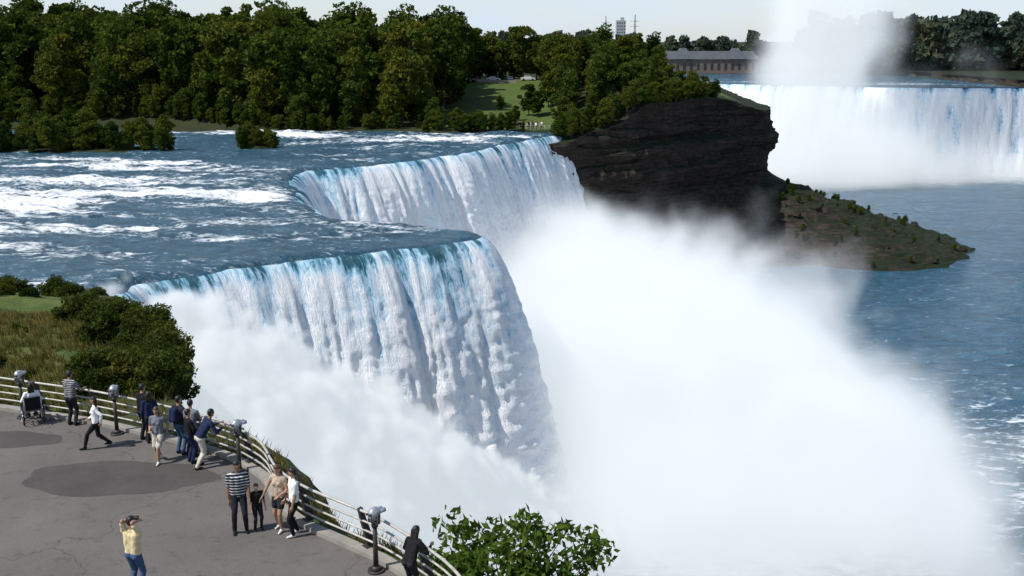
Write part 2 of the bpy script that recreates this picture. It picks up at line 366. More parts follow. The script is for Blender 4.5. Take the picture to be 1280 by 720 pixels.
def strip(name,R,Nn,prof,mat):
    X=np.stack([R[:,0]-Nn[:,0]*o for o,z in prof],1)
    Y=np.stack([R[:,1]-Nn[:,1]*o for o,z in prof],1)
    Z=np.stack([0*R[:,0]+z for o,z in prof],1)
    return mesh_obj(name,np.stack([X,Y,Z],-1).reshape(-1,3),grid_faces(*X.shape),[mat])
strip('kerb',RR,RN,[(-.14,0),(-.14,.13),(.14,.13),(.14,-.4)],M_conc)

M_rail=simple('weathered_metal_rail',(.42,.40,.36),.5,.25,6,.5,.2)
M_post=simple('dark_painted_steel',(.035,.03,.028),.5,.3,6)
def tube(bm,a,b,r1,r2=None,seg=8,mi=0,caps=True):
    a=Vector(a);b=Vector(b);r2=r1 if r2 is None else r2
    d=(b-a)
    if d.length<1e-6:return
    q=d.to_track_quat('Z','Y').to_matrix();A=[];B=[]
    for i in range(seg):
        an=i/seg*2*math.pi;v=q@Vector((math.cos(an),math.sin(an),0))
        A.append(bm.verts.new(a+v*r1));B.append(bm.verts.new(b+v*r2))
    for i in range(seg):
        f=bm.faces.new((A[i],A[(i+1)%seg],B[(i+1)%seg],B[i]));f.material_index=mi;f.smooth=True
    if caps:
        f=bm.faces.new(A[::-1]);f.material_index=mi;f=bm.faces.new(B);f.material_index=mi
def box(bm,c,s,mi=0,rot=None,bev=0):
    r=bmesh.ops.create_cube(bm,size=1)
    M=Matrix.Translation(c)@(rot.to_4x4() if rot is not None else Matrix.Identity(4))@Matrix.Diagonal((s[0],s[1],s[2],1))
    bmesh.ops.transform(bm,matrix=M,verts=r['verts'])
    for v in r['verts']:
        for f in v.link_faces:f.material_index=mi
    if bev:
        bmesh.ops.bevel(bm,geom=list({e for v in r['verts'] for e in v.link_edges}),offset=bev,segments=2,affect='EDGES')
def ball(bm,c,s,mi=0,rot=None,sub=2):
    r=bmesh.ops.create_icosphere(bm,subdivisions=sub,radius=1)
    if not hasattr(s,'__len__'): s=(s,s,s)
    M=Matrix.Translation(c)@(rot.to_4x4() if rot is not None else Matrix.Identity(4))@Matrix.Diagonal((s[0],s[1],s[2],1))
    bmesh.ops.transform(bm,matrix=M,verts=r['verts'])
    for v in r['verts']:
        for f in v.link_faces:f.material_index=mi;f.smooth=True
def finish(bm,name,mats,parent=None):
    me=bpy.data.meshes.new(name);bm.to_mesh(me);bm.free()
    for m in mats:me.materials.append(m)
    return link(bpy.data.objects.new(name,me),parent)
R2,s2=resample(rail[2:],2.1,0)
bm=bmesh.new();NN=right_normals(R2,1)
Rf,sf=resample(rail[2:],.5,1);Nf=right_normals(Rf,2)
def lean(z):return -.10+.16*z
for hz in (.30,.56,.82,1.10):
    rr=.027 if hz<1 else .036
    pts=[Vector((x+nx*lean(hz),y+ny*lean(hz),hz+.05)) for (x,y),(nx,ny) in zip(Rf,Nf)]
    for a,b in zip(pts[:-1],pts[1:]): tube(bm,a,b,rr,seg=8,mi=0,caps=False)
for (x,y),(nx,ny) in zip(R2,NN):
    ang=math.atan2(ny,nx);rz=Matrix.Rotation(ang,3,'Z')
    p0=Vector((x-nx*.22,y-ny*.22,.12));p1=Vector((x+nx*lean(1.2)-nx*.03,y+ny*lean(1.2)-ny*.03,1.17))
    for k in range(6):
        a=p0.lerp(p1,k/6);b=p0.lerp(p1,(k+1)/6+.02)
        dv=(b-a);wd=.20-.10*(k/6)
        rot=Matrix.Rotation(ang,3,'Z')@Matrix.Rotation(math.atan2((p1-p0).dot(Vector((nx,ny,0))),p1.z-p0.z),3,'Y')
        box(bm,(a+b)/2,(wd,.09,dv.length),1,rot)
    box(bm,(x-nx*.2,y-ny*.2,.145),(.34,.2,.03),1,rz)
finish(bm,'railing',[M_rail,M_post])

# ---------------------------------------------------------------- trees
def leafcloud(pts,size,aspect=1.0):
    n=len(pts);d=rng.normal(size=(n,3));d/=np.linalg.norm(d,axis=1)[:,None]
    e=rng.normal(size=(n,3));e-=d*(e*d).sum(1)[:,None];e/=np.linalg.norm(e,axis=1)[:,None]
    sz=size*rng.uniform(.6,1.35,n)[:,None]
    a=pts-d*sz*aspect;b=pts+e*sz*.6;c=pts+d*sz*aspect;g=pts-e*sz*.6+np.cross(d,e)*sz*.35
    return np.stack([a,b,c,g],1).reshape(-1,3)
def make_tree_mesh(name,h,cr,nlobes,per,leaf,base_frac,mleaf,seed,trunk=True,aspect=1.0,clumpr=None):
    r=np.random.RandomState(seed);bm=bmesh.new();ht=h*base_frac
    ch=(h-ht)/2;cc=ht+ch
    lob=[]
    while len(lob)<nlobes:
        p=r.uniform(-1,1,3)
        q=np.linalg.norm(p)
        if q>1 or q<.35: continue
        k=.75+.25*math.sin(seed+3*math.atan2(p[1],p[0]))
        taper=1-.35*max(p[2],0)
        lob.append((p[0]*cr*k*taper,p[1]*cr*k*taper,cc+p[2]*ch*.95))
    if trunk:
        tr=h*.018;prev=Vector((0,0,-1));top=Vector((r.uniform(-.4,.4),r.uniform(-.4,.4),h*.8))
        for i in range(5):
            nx=Vector((0,0,-1)).lerp(top,(i+1)/5)+Vector((r.uniform(-.15,.15),r.uniform(-.15,.15),0))
            tube(bm,prev,nx,tr*(1-.17*i),tr*(1-.17*(i+1)),6,1,False);prev=nx
        for l in lob[::2]:
            b0=Vector((0,0,min(l[2]*.6,h*.6)));md=b0.lerp(Vector(l),.5)+Vector((0,0,-.3))
            tube(bm,b0,md,tr*.4,tr*.25,5,1,False);tube(bm,md,Vector(l),tr*.25,tr*.08,5,1,False)
    me0=bpy.data.meshes.new('t');bm.to_mesh(me0);bm.free()
    tv=np.zeros(len(me0.vertices)*3);me0.vertices.foreach_get('co',tv);tv=tv.reshape(-1,3)
    tf=[tuple(p.vertices) for p in me0.polygons]
    P=[];A=[]
    cr_=clumpr or cr*.36
    for l in lob:
        R_=cr_*r.uniform(.6,1.25)
        q=r.normal(size=(per,3));q/=np.linalg.norm(q,axis=1)[:,None];q*=(r.uniform(.15,1,per)**.45)[:,None]
        q[:,2]=q[:,2]*.72+ .05
        P.append(q*R_+np.array(l));A.append(np.full(per,r.uniform(0,1)))
    P=np.concatenate(P);A=np.concatenate(A)
    lv=leafcloud(P,leaf,aspect);n0=len(tv)
    V=np.concatenate([tv,lv]) if n0 else lv
    lf=(np.arange(len(P)*4).reshape(-1,4)+n0).tolist()
    me=bpy.data.meshes.new(name);me.from_pydata(V.tolist(),[],tf+lf)
    me.materials.append(mleaf);me.materials.append(M_bark)
    me.polygons.foreach_set('material_index',np.array([1]*len(tf)+[0]*len(lf),dtype=np.int32))
    at=me.attributes.new('leaf','FLOAT','POINT');at.data.foreach_set('value',np.r_[np.zeros(n0),np.repeat(A,4)].astype(np.float32))
    bpy.data.meshes.remove(me0);return me
TM=[make_tree_mesh('tree_a%d'%i,h,cr,nl,90,.52,bf,M_leaf,20+i) for i,(h,cr,nl,bf) in enumerate([(18,6,46,.10),(20,5.4,46,.12),(16,6.4,46,.06),(21,6.2,52,.1),(15,4.6,36,.06),(19,4.2,36,.05)])]
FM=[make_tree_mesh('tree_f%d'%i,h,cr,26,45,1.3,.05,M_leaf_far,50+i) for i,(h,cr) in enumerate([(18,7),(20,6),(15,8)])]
SM=[make_tree_mesh('shrub%d'%i,h,cr,26,110,.11,.0,M_shrub,70+i,True,1.2) for i,(h,cr) in enumerate([(2.2,1.8),(1.6,1.9),(2.8,1.6)])]
def inst(name,me,x,y,z,s,parent=None,rz=None,sz=None):
    o=bpy.data.objects.new(name,me);o.location=(x,y,z);o.rotation_euler=(0,0,random.uniform(0,6.28) if rz is None else rz)
    o.scale=(s,s,s*(sz or 1));link(o,parent);return o
def empty(name):
    e=bpy.data.objects.new(name,None);link(e);return e
wood=empty('woodland_trees')
gy_=223.0
while gy_<372:
    gx_=-235.0
    while gx_<58:
        x=gx_+random.uniform(-3,3);y=gy_+random.uniform(-3,3)
        sh=float(np.interp(x,shX,shY));ed=float(np.interp(y,E[:,1],E[:,0]))
        ok=y>sh+2 and y<sh+ (98 if x<-25 else 130) and x<ed-2
        if -15<x<9.5 and y<322: ok=False
        if -22<x<=-15 and y<262: ok=False
        if x>41 and y<330: ok=False
        if abs(x)>.52*y+12: ok=False
        if ok:
            s=random.uniform(.85,1.2)
            if x>9: s*= max(.36,.68-.011*(x-9)) if y<320 else .62
            elif x>-25 and y>=320: s*=.8
            elif x>-55 and y>=270: s*=.95
            else: s*=1.1
            if y<sh+9: s*=random.uniform(.45,.85)
            inst('tree',random.choice(TM),x,y,float(gh(x,y))-.4,s,wood)
        gx_+=6.4
    gy_+=6.0+ (gy_-223)*.03
for (x,y,s) in [(-17,229,.32),(-12,231,.25),(4,252,.42),(6,250,.35),(-19,238,.5),(9,262,.5),(-3,262,.22),(1,245,.2)]:
    inst('tree',random.choice(TM),x,y,float(gh(x,y))-.3,s,wood)
for i in range(90):
    u=random.random();x=9+u*40;ed=float(np.interp(x,E[:7,0],E[:7,1]))
    inst('bush',random.choice(TM),x,ed+random.uniform(-.5,7),float(gh(x,ed+4))-.9,random.uniform(.14,.34),wood)
for i in range(70):
    x=random.uniform(-64,4);y=float(np.interp(x,shX,shY))+random.uniform(.5,3)
    inst('bush',random.choice(TM),x,y,-7.2,random.uniform(.12,.24),wood)
for i in range(150):
    x=random.uniform(-150,-58);y=float(np.interp(x,shX,shY))+random.uniform(-1,6)
    inst('bush',random.choice(TM),x,y,-7.6,random.uniform(.18,.42),wood)
# scrub and boulders on the talus
nS,nR=KX.shape
scr=empty('talus_scrub');bm=bmesh.new()
for i in range(300):
    a=random.randint(50,min(nS-1,150));b=random.randint(62,nR-6)
    x,y,z=KX[a,b],KY[a,b],KZ[a,b]
    if z<-40.5: continue
    if random.random()<.6: inst('bush',random.choice(TM),x,y,z-.4,random.uniform(.05,.15),scr)
    else:
        r_=random.uniform(.4,1.5);ball(bm,(x,y,z+.1),(r_*random.uniform(.8,1.5),r_,r_*.75),0,Matrix.Rotation(random.uniform(0,3),3,'Z')@Matrix.Rotation(random.uniform(-.5,.5),3,'X'),1)
def kz(x,y):
    i=np.argmin((KX-x)**2+(KY-y)**2+ (KZ>-20)*1e6);return float(KZ.ravel()[i])
for (x,y,r_) in [(108,322,3.0),(111.5,323,2.4),(104,318,1.6),(121,324,1.8)]:
    ball(bm,(x,y,kz(x,y)+r_*.35),(r_*1.2,r_,r_*.85),0,Matrix.Rotation(r_,3,'Z'),2)
for v in bm.verts: v.co+=Vector((random.uniform(-.2,.2),random.uniform(-.2,.2),random.uniform(-.2,.2)))
for f in bm.faces:f.smooth=False
finish(bm,'boulders',[M_rock])
def islet(cx,cy,rx,ry,nb,smin,smax):
    q=30;V=[(cx,cy,-6.2)];F=[]
    for k,(f_,z) in enumerate([(.6,-6.3),(1,-7.5)]):
        for i in range(q):
            a=i/q*6.283;r_=f_*(1+.12*math.sin(3*a)+random.uniform(-.05,.05));V.append((cx+rx*r_*math.cos(a),cy+ry*r_*math.sin(a),z))
    for i in range(q):
        F.append((0,1+i,1+(i+1)%q));F.append((1+i,1+q+i,1+q+(i+1)%q,1+(i+1)%q))
    o=mesh_obj('river_islet',V,F,[M_soil])
    for i in range(nb):
        a=random.uniform(0,6.28);r_=random.uniform(0,.95)
        inst('bush',random.choice(TM),cx+rx*r_*math.cos(a),cy+ry*r_*math.sin(a),-7.2,random.uniform(smin,smax),o)
islet(-76,182,20,6,80,.18,.38);islet(-45.5,187,4.2,2.2,18,.16,.28);islet(-118,222,22,7,40,.2,.4)
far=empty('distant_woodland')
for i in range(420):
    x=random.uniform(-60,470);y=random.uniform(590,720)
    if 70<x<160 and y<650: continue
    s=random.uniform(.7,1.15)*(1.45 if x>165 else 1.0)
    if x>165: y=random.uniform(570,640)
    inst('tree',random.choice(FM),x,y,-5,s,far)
gx=np.linspace(-4000,4000,60);gy=np.r_[np.linspace(575,1200,20),np.linspace(1400,9000,20)];X,Y=np.meshgrid(gx,gy,indexing='ij')
Z=-7.5+sstep(590,640,Y)*3+ (fbm(X*.002,Y*.002,1,3)-.4)*14*sstep(1400,5000,Y)
mesh_obj('ground',np.stack([X,Y,Z],-1).reshape(-1,3),grid_faces(*X.shape)[:,::-1],[M_soil],smooth=True)
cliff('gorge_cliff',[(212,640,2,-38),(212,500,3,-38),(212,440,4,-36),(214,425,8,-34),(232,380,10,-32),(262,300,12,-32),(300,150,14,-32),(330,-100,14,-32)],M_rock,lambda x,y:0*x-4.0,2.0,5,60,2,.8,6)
for i in range(210):
    y=random.uniform(35,80);ex_=float(np.interp(y,H2[:,1],H2[:,0]))
    if i<95: y=random.uniform(34,60);ex_=float(np.interp(y,H2[:,1],H2[:,0]));x=ex_-random.uniform(-1.2,3.8)*random.uniform(.3,1);s=random.uniform(.25,.75)
    elif i<170: y=random.uniform(66,80);ex_=float(np.interp(y,H2[:,1],H2[:,0]));x=ex_-random.uniform(.5,26);s=random.uniform(.4,.8)
    else: y=random.uniform(35,52);ex_=float(np.interp(y,H2[:,1],H2[:,0]));x=ex_-random.uniform(2,14);s=random.uniform(.12,.34);y=max(y,float(np.interp(x,RL[:,0],RL[:,1]))+2)
    inst('shrub',random.choice(SM),x,y,float(hh(x,y))-.4*s-.1,s)
nb=make_tree_mesh('leafy_bush',4.4,3.5,110,46,.085,.1,M_leafn,91,True,1.5,.5)
inst('leafy_bush',nb,-.1,22.9,-3.5,1.0,None,0.6)
def tufts(name,pts,hgt,mat,per=14):
    V=[];F=[];A=[]
    for (x,y,z) in pts:
        for k in range(per):
            a=random.uniform(0,6.28);r_=random.uniform(0,.12);bx=x+r_*math.cos(a);by=y+r_*math.sin(a)
            h_=hgt*random.uniform(.5,1.2);lx=random.uniform(-.5,.5)*h_;ly=random.uniform(-.5,.5)*h_;w_=.012
            i=len(V);V+= [(bx-w_,by,z-.05),(bx+w_,by,z-.05),(bx+lx*.5+w_*.7,by+ly*.5,z+h_*.6),(bx+lx,by+ly,z+h_)];F+=[(i,i+1,i+2,i+3)];A+=[random.random()]*4
    return mesh_obj(name,V,F,[mat],attrs={'leaf':A})
M_dry=m_foliage('dry_grass_blades',(.045,.07,.018),(.17,.16,.05),.3,.6)
pts=[]
for i in range(3600):
    y=random.uniform(22,60);ex_=float(np.interp(y,H2[:,1],H2[:,0]));x=ex_-random.uniform(-.2,16)
    yr=float(np.interp(x,RL[:,0],RL[:,1]))
    if y>yr+.3: pts.append((x,y,float(hh(x,y))))
tufts('rough_grass',pts,.42,M_dry)

# ---------------------------------------------------------------- people
SK=simple('skin',(.36,.20,.13),.55,.1,10);SKD=simple('skin_tan',(.22,.115,.07),.55,.1,10)
HD=simple('hair_dark',(.012,.009,.007),.5,.3,30);HB=simple('hair_brown',(.07,.035,.018),.5,.3,30)
def cloth(n,c): return simple(n,c,.9,.12,6,.1)
WHT=cloth('white_cotton',(.74,.74,.72));NAV=cloth('navy_cotton',(.018,.024,.06));BLK=cloth('black_cloth',(.014,.014,.016));KHK=cloth('pale_trousers',(.50,.46,.38));JEA=cloth('denim',(.05,.09,.17));GRY=cloth('grey_cotton',(.16,.17,.19));YEL=cloth('yellow_cotton',(.62,.52,.30));BEI=cloth('beige_cotton',(.42,.33,.25));DKB=cloth('dark_trousers',(.022,.022,.028));RED=cloth('maroon_cloth',(.10,.02,.02));SHO=cloth('dark_shoes',(.02,.018,.016));WSH=cloth('white_shoes',(.65,.64,.6))
EYE=simple('eye_dark',(.01,.008,.007),.2,.1,5);LIP=simple('lips',(.25,.08,.07),.5,.1,5)
def stripes(n,a,b,fr):
    t=NT(n);c=t.coords();s=t.n('ShaderNodeSeparateXYZ');t.l(c,s.inputs[0])
    v=t.math('SINE',t.math('MULTIPLY',s.outputs[2],fr))
    t.bsdf(t.ramp(v,[(.45,a),(.55,b)]),.9,.1);return t.m
STR=stripes('striped_shirt',(.02,.022,.035),(.55,.55,.53),85.0);STR2=stripes('striped_shirt_b',(.05,.05,.06),(.4,.4,.4),110.0)
def ik(a,t,l1,l2,hint):
    a=Vector(a);t=Vector(t);d=t-a;L=min(d.length,(l1+l2)*.995);d.normalize();t=a+d*L
    c=(l1*l1+L*L-l2*l2)/(2*L);h=math.sqrt(max(l1*l1-c*c,0));hn=Vector(hint);hn-=d*hn.dot(d);hn.normalize()
    return a+d*c+hn*h,t
PEOPLE={}
def person(name,x,y,head,h=1.75,top=WHT,bot=DKB,hair=HD,shoes=SHO,skin=SK,lean=0,pel=None,handL=None,handR=None,footL=None,footR=None,look=0,female=False,sleeve=.75,shorts=None,longhair=False,pack=None,headtilt=0,skirt=False,z=.024,extra=None,gaze=None):
    sc=h;pel=pel if pel is not None else .525*h
    wS=(.098 if female else .112)*h
    Rl=Matrix.Rotation(-math.radians(lean),3,'X')
    P0=Vector((0,0,pel));P1=P0+Rl@Vector((0,0,.30*h))
    Rh=Matrix.Rotation(-math.radians(lean*.6+headtilt),3,'X')@Matrix.Rotation(math.radians(look),3,'Z')
    hc_=P1+Matrix.Rotation(-math.radians(lean*.7+headtilt*.5),3,'X')@Vector((0,.012*h,.108*h))
    pr=[]
    def add(a,b,ra,rb,l): pr.append((Vector(a),Vector(b),ra*h,rb*h,l))
    for s in (-1,1):
        add(P0+Vector((s*.045*h,0,.01*h)),P1+Rl@Vector((s*(wS-.055*h),0,-.06*h)),.058,.056 if not female else .05,'top')
        add(P1+Rl@Vector((0,0,-.005*h)),P1+Rl@Vector((s*(wS-.02*h),0,-.028*h)),.034,.034,'top')
        add(P0+Vector((s*.04*h,0,-.005*h)),P0+Vector((s*.045*h,-.015*h,-.02*h)),.058,.058,'bot')
    if female:
        for s in (-1,1): add(P1+Rl@Vector((s*.04*h,.05*h,-.1*h)),P1+Rl@Vector((s*.04*h,.052*h,-.105*h)),.03,.03,'top')
    add(P0+Vector((0,.01*h,.02*h)),P1+Rl@Vector((0,.008*h,-.07*h)),.056,.06,'top')
    add(P1+Vector((0,0,-.01*h)),hc_+Vector((0,-.01*h,-.03*h)),.031,.028,'skin')
    add(hc_-Rh@Vector((0,0,.012*h)),hc_+Rh@Vector((0,0,.018*h)),.043,.045,'skin')
    add(hc_+Rh@Vector((0,-.012*h,.01*h)),hc_+Rh@Vector((0,-.014*h,.014*h)),.047,.047,'skin')
    add(hc_+Rh@Vector((0,.012*h,-.035*h)),hc_+Rh@Vector((0,.025*h,-.043*h)),.027,.019,'skin')
    add(hc_+Rh@Vector((0,.043*h,.008*h)),hc_+Rh@Vector((0,.052*h,-.010*h)),.006,.0085,'skin')
    for s in (-1,1): add(hc_+Rh@Vector((s*.046*h,-.004*h,.006*h)),hc_+Rh@Vector((s*.046*h,-.004*h,-.01*h)),.009,.007,'skin')
    add(hc_+Rh@Vector((0,-.014*h,.022*h)),hc_+Rh@Vector((0,-.002*h,.026*h)),.050,.047,'hair')
    add(hc_+Rh@Vector((0,-.024*h,-.004*h)),hc_+Rh@Vector((0,-.02*h,.015*h)),.042,.046,'hair')
    if longhair:
        for s in (-1,0,1): add(hc_+Rh@Vector((s*.03*h,-.028*h,.0)),hc_+Rh@Vector((s*.035*h,-.04*h,-.10*h)),.032,.026,'hair')
    for s,ft in ((-1,footL),(1,footR)):
        hp=P0+Vector((s*.05*h,0,-.015*h));ft=Vector(ft) if ft is not None else Vector((s*.065*h,0,.042*h))
        kn,an=ik(hp,ft,.245*h,.245*h,(s*.05,1,.1))
        if skirt: add(hp,hp.lerp(kn,.9),.062,.075,'bot');add(hp.lerp(kn,.8),kn,.04,.033,'skin')
        elif shorts: 
            m=hp.lerp(kn,shorts);add(hp,m,.056,.052,'bot');add(m,kn,.042,.032,'skin')
        else: add(hp,kn,.056,.038,'bot')
        if shorts or skirt:
            add(kn,kn.lerp(an,.4),.032,.034,'skin');add(kn.lerp(an,.4),an,.034,.02,'skin')
        else: add(kn,kn.lerp(an,.35),.038,.036,'bot');add(kn.lerp(an,.35),an,.036,.028,'bot')
        add(an+Vector((0,-.012*h,-.018*h)),an+Vector((s*.006*h,.085*h,-.026*h)),.024,.018,'shoe')
        add(an+Vector((0,-.012*h,-.005*h)),an+Vector((0,.02*h,-.015*h)),.024,.024,'shoe')
    hands=[]
    for s,hd in ((-1,handL),(1,handR)):
        sh=P1+Rl@Vector((s*wS,0,-.03*h));hd=Vector(hd) if hd is not None else P0+Vector((s*(wS+.045*h),.03*h,-.045*h))
        el,wr=ik(sh,hd,.172*h,.150*h,(s*.5,-1,-.4))
        m=sh.lerp(el,min(1,sleeve))
        add(sh,m,.036,.031,'top')
        if sleeve<1: add(m,el,.026,.022,'skin')
        if sleeve>1.2: add(el,el.lerp(wr,.9),.029,.023,'top');add(el.lerp(wr,.85),wr,.018,.015,'skin')
        else: add(el,el.lerp(wr,.35),.023,.023,'skin');add(el.lerp(wr,.35),wr,.023,.0145,'skin')
        dr=(wr-el).normalized();pe=wr+dr*.048*h
        sd_=dr.cross(Vector((0,0,1)));sd_=sd_.normalized() if sd_.length>.1 else Vector((1,0,0))
        fw=sd_ if abs(dr.z)<.6 else Vector((0,1,0))
        add(wr,pe+fw*.012*h,.015,.013,'skin');add(wr,pe-fw*.012*h,.015,.013,'skin')
        hands.append((wr,pe,dr,fw,s))
    if pack:
        for q in (-.035,.035): add(P0+Rl@Vector((q*h,-.10*h,.09*h)),P1+Rl@Vector((q*h,-.095*h,-.05*h)),.055,.05,'pack')
    bm=bmesh.new()
    for a,b,ra,rb,l in pr:
        ball(bm,a,ra,0,None,2);ball(bm,b,rb,0,None,2);tube(bm,a,b,ra,rb,14,0,True)
    me=bpy.data.meshes.new(name);bm.to_mesh(me);bm.free()
    o=bpy.data.objects.new(name,me);link(o)
    md=o.modifiers.new('r','REMESH');md.mode='VOXEL';md.voxel_size=.0135*h/1.75;md.use_smooth_shade=True
    ms=o.modifiers.new('s','SMOOTH');ms.factor=.5;ms.iterations=3
    dg=bpy.context.evaluated_depsgraph_get();dg.update()
    me2=bpy.data.meshes.new_from_object(o.evaluated_get(dg));o.modifiers.clear();o.data=me2;bpy.data.meshes.remove(me)
    nf=len(me2.polygons);cc_=np.zeros(nf*3);me2.polygons.foreach_get('center',cc_);cc_=cc_.reshape(-1,3)
    best=np.full(nf,1e9);lab=np.zeros(nf,int);order=['skin','hair','top','bot','shoe','pack']
    for a,b,ra,rb,l in pr:
        A=np.array(a);B=np.array(b);ab=B-A;tt=np.clip(((cc_-A)@ab)/(ab@ab+1e-12),0,1)
        dd_=np.linalg.norm(cc_-(A+tt[:,None]*ab),axis=1)-(ra+(rb-ra)*tt)
        k=dd_<best;best[k]=dd_[k];lab[k]=order.index(l)
    me2.materials.clear()
    for m in (skin,hair,top,bot,shoes,pack or BLK,EYE,LIP): me2.materials.append(m)
    me2.polygons.foreach_set('material_index',lab.astype(np.int32));me2.polygons.foreach_set('use_smooth',np.ones(nf,dtype=bool))
    bm=bmesh.new();bm.from_mesh(me2)
    co_=np.array([v.co[:] for v in bm.verts]);fn=(fbm(co_[:,0]*14,co_[:,1]*14,co_[:,2]*9+h*7,3)-.5)
    bm.normal_update()
    for v,q in zip(bm.verts,fn):
        if v.link_faces and v.link_faces[0].material_index in (2,3): v.co+=v.normal*float(q)*.03
    for s in (-1,1): ball(bm,hc_+Rh@Vector((s*.018*h,.0415*h,.004*h)),.0055*h,6,None,1)
    ball(bm,hc_+Rh@Vector((0,.041*h,-.025*h)),(.013*h,.004*h,.0035*h),7,Rh,1)
    for wr,pe,dr,fw,s in hands:
        cu=dr.cross(fw).normalized()*(-s)
        for k,(of,ln) in enumerate(((.017,.040),(.006,.045),(-.006,.042),(-.017,.032))):
            a=pe+fw*of*h;b=a+(dr*.6*ln+fw*of*.1)*h;c_=b+(dr*.55+cu*.5)*ln*.6*h
            tube(bm,a-dr*.01*h,b,.0058*h,.0052*h,6,0);tube(bm,b,c_,.0052*h,.004*h,6,0)
        a=wr+dr*.015*h;b=a+(fw*.028+dr*.02)*h;c_=b+dr*.02*h
        tube(bm,a,b,.0075*h,.006*h,6,0);tube(bm,b,c_,.006*h,.0045*h,6,0)
    if extra: extra(bm,h,hc_,Rh,hands)
    bm.to_mesh(me2);bm.free()
    o.location=(x,y,z);o.rotation_euler=(0,0,math.radians(head-90));PEOPLE[name]=o
    return o
RH=1.12
person('standing_man',-14.05,31.35,75,1.80,top=STR2,bot=DKB,handL=(-.2,.42,RH),handR=(.2,.42,RH),lean=6)
person('walking_woman',-12.5,29.45,195,1.70,top=WHT,bot=BLK,hair=HD,female=True,longhair=True,sleeve=1.5,footL=(-.07,.36,.075),footR=(.07,-.34,.12),pel=.50*1.66,handL=(-.2,-.16,.86),handR=(.2,.22,.88),shoes=SHO)
person('standing_man',-11.3,30.05,60,1.82,top=BLK,bot=DKB,sleeve=1.5,handL=(-.16,.38,1.1),handR=(.18,.36,1.1),lean=5)
person('standing_woman',-11.0,29.85,110,1.66,top=NAV,bot=DKB,sleeve=1.5,female=True,longhair=True)
person('walking_woman',-10.3,28.45,265,1.72,top=GRY,bot=KHK,hair=HB,female=True,sleeve=.6,shorts=.85,shoes=WSH,footL=(-.07,.26,.075),footR=(.07,-.22,.10),pel=.51*1.68,handR=(.14,.22,1.0),handL=(-.22,-.1,.84))
person('man_with_backpack',-9.85,28.95,55,1.82,top=DKB,bot=JEA,pack=NAV,lean=4,sleeve=1.5,handL=(-.15,.36,1.1),handR=(.2,.33,1.1))
person('standing_man',-9.45,28.75,80,1.76,top=GRY,bot=DKB,lean=8,sleeve=.6,handL=(-.18,.4,1.12),handR=(.18,.4,1.12))
person('standing_woman',-9.35,28.3,40,1.66,top=BLK,bot=NAV,female=True,sleeve=1.5,handR=(.2,.3,1.0))
person('leaning_man',-8.95,28.0,38,1.84,top=NAV,bot=KHK,lean=34,pel=.50*1.84,sleeve=1.5,handL=(-.2,.66,1.13),handR=(.2,.62,1.13),footL=(-.13,-.05,.075),footR=(.13,-.2,.075),headtilt=-15,skin=SKD)
person('standing_man',-6.80,23.95,285,1.90,top=STR,bot=DKB,sleeve=.7,handL=(-.26,.14,.9),handR=(.24,.05,.86),footL=(-.15,.02,.08),footR=(.14,.05,.08),skin=SKD,look=15)
person('child',-6.38,24.05,300,1.25,top=BLK,bot=DKB,sleeve=.8,handR=(.17,.1,.5),shoes=SHO)
person('standing_woman',-5.82,24.05,250,1.76,top=BEI,bot=DKB,hair=HB,female=True,longhair=True,sleeve=.25,shorts=.55,shoes=WSH,handR=(.40,.16,.86),handL=(-.18,.26,1.05),footL=(-.1,.1,.075),footR=(.1,-.1,.075),headtilt=8)
person('standing_man',-5.38,23.75,205,1.80,top=WHT,bot=BLK,sleeve=.7,handL=(-.2,.1,.85),handR=(.22,.16,.92),footL=(-.1,.08,.075),footR=(.12,-.08,.075),shoes=WSH,look=-20)
def camextra(bm,h,hc_,Rh,hands):
    c=hc_+Vector((0,.11*h*.6+.03,-.0));box(bm,c,(.13,.06,.085),5,None,.008);tube(bm,c,c+Vector((0,.08,0)),.032,.03,12,5)
person('photographing_man',-8.35,20.95,70,1.86,top=YEL,bot=JEA,sleeve=.75,handL=(-.075,.15,1.69),handR=(.075,.15,1.69),extra=camextra)
person('leaning_woman',-2.25,20.75,55,1.68,top=BLK,bot=DKB,female=True,longhair=True,lean=24,sleeve=1.5,handL=(-.2,.42,1.1),handR=(.2,.5,1.1),headtilt=-8)
wz=person('seated_woman',-15.35,31.5,120,1.64,top=WHT,bot=GRY,female=True,sleeve=1.5,pel=.60,footL=(-.10,.52,.20),footR=(.10,.52,.20),handL=(-.27,.20,.72),handR=(.27,.20,.72),longhair=True,lean=-4)
bm=bmesh.new()
def ring(bm,c,R_,r_,mi,ax='X',n=28):
    for i in range(n):
        a0=i/n*2*math.pi;a1=(i+1)/n*2*math.pi
        tube(bm,Vector(c)+Vector((0,R_*math.cos(a0),R_*math.sin(a0))),Vector(c)+Vector((0,R_*math.cos(a1),R_*math.sin(a1))),r_,None,6,mi,False)
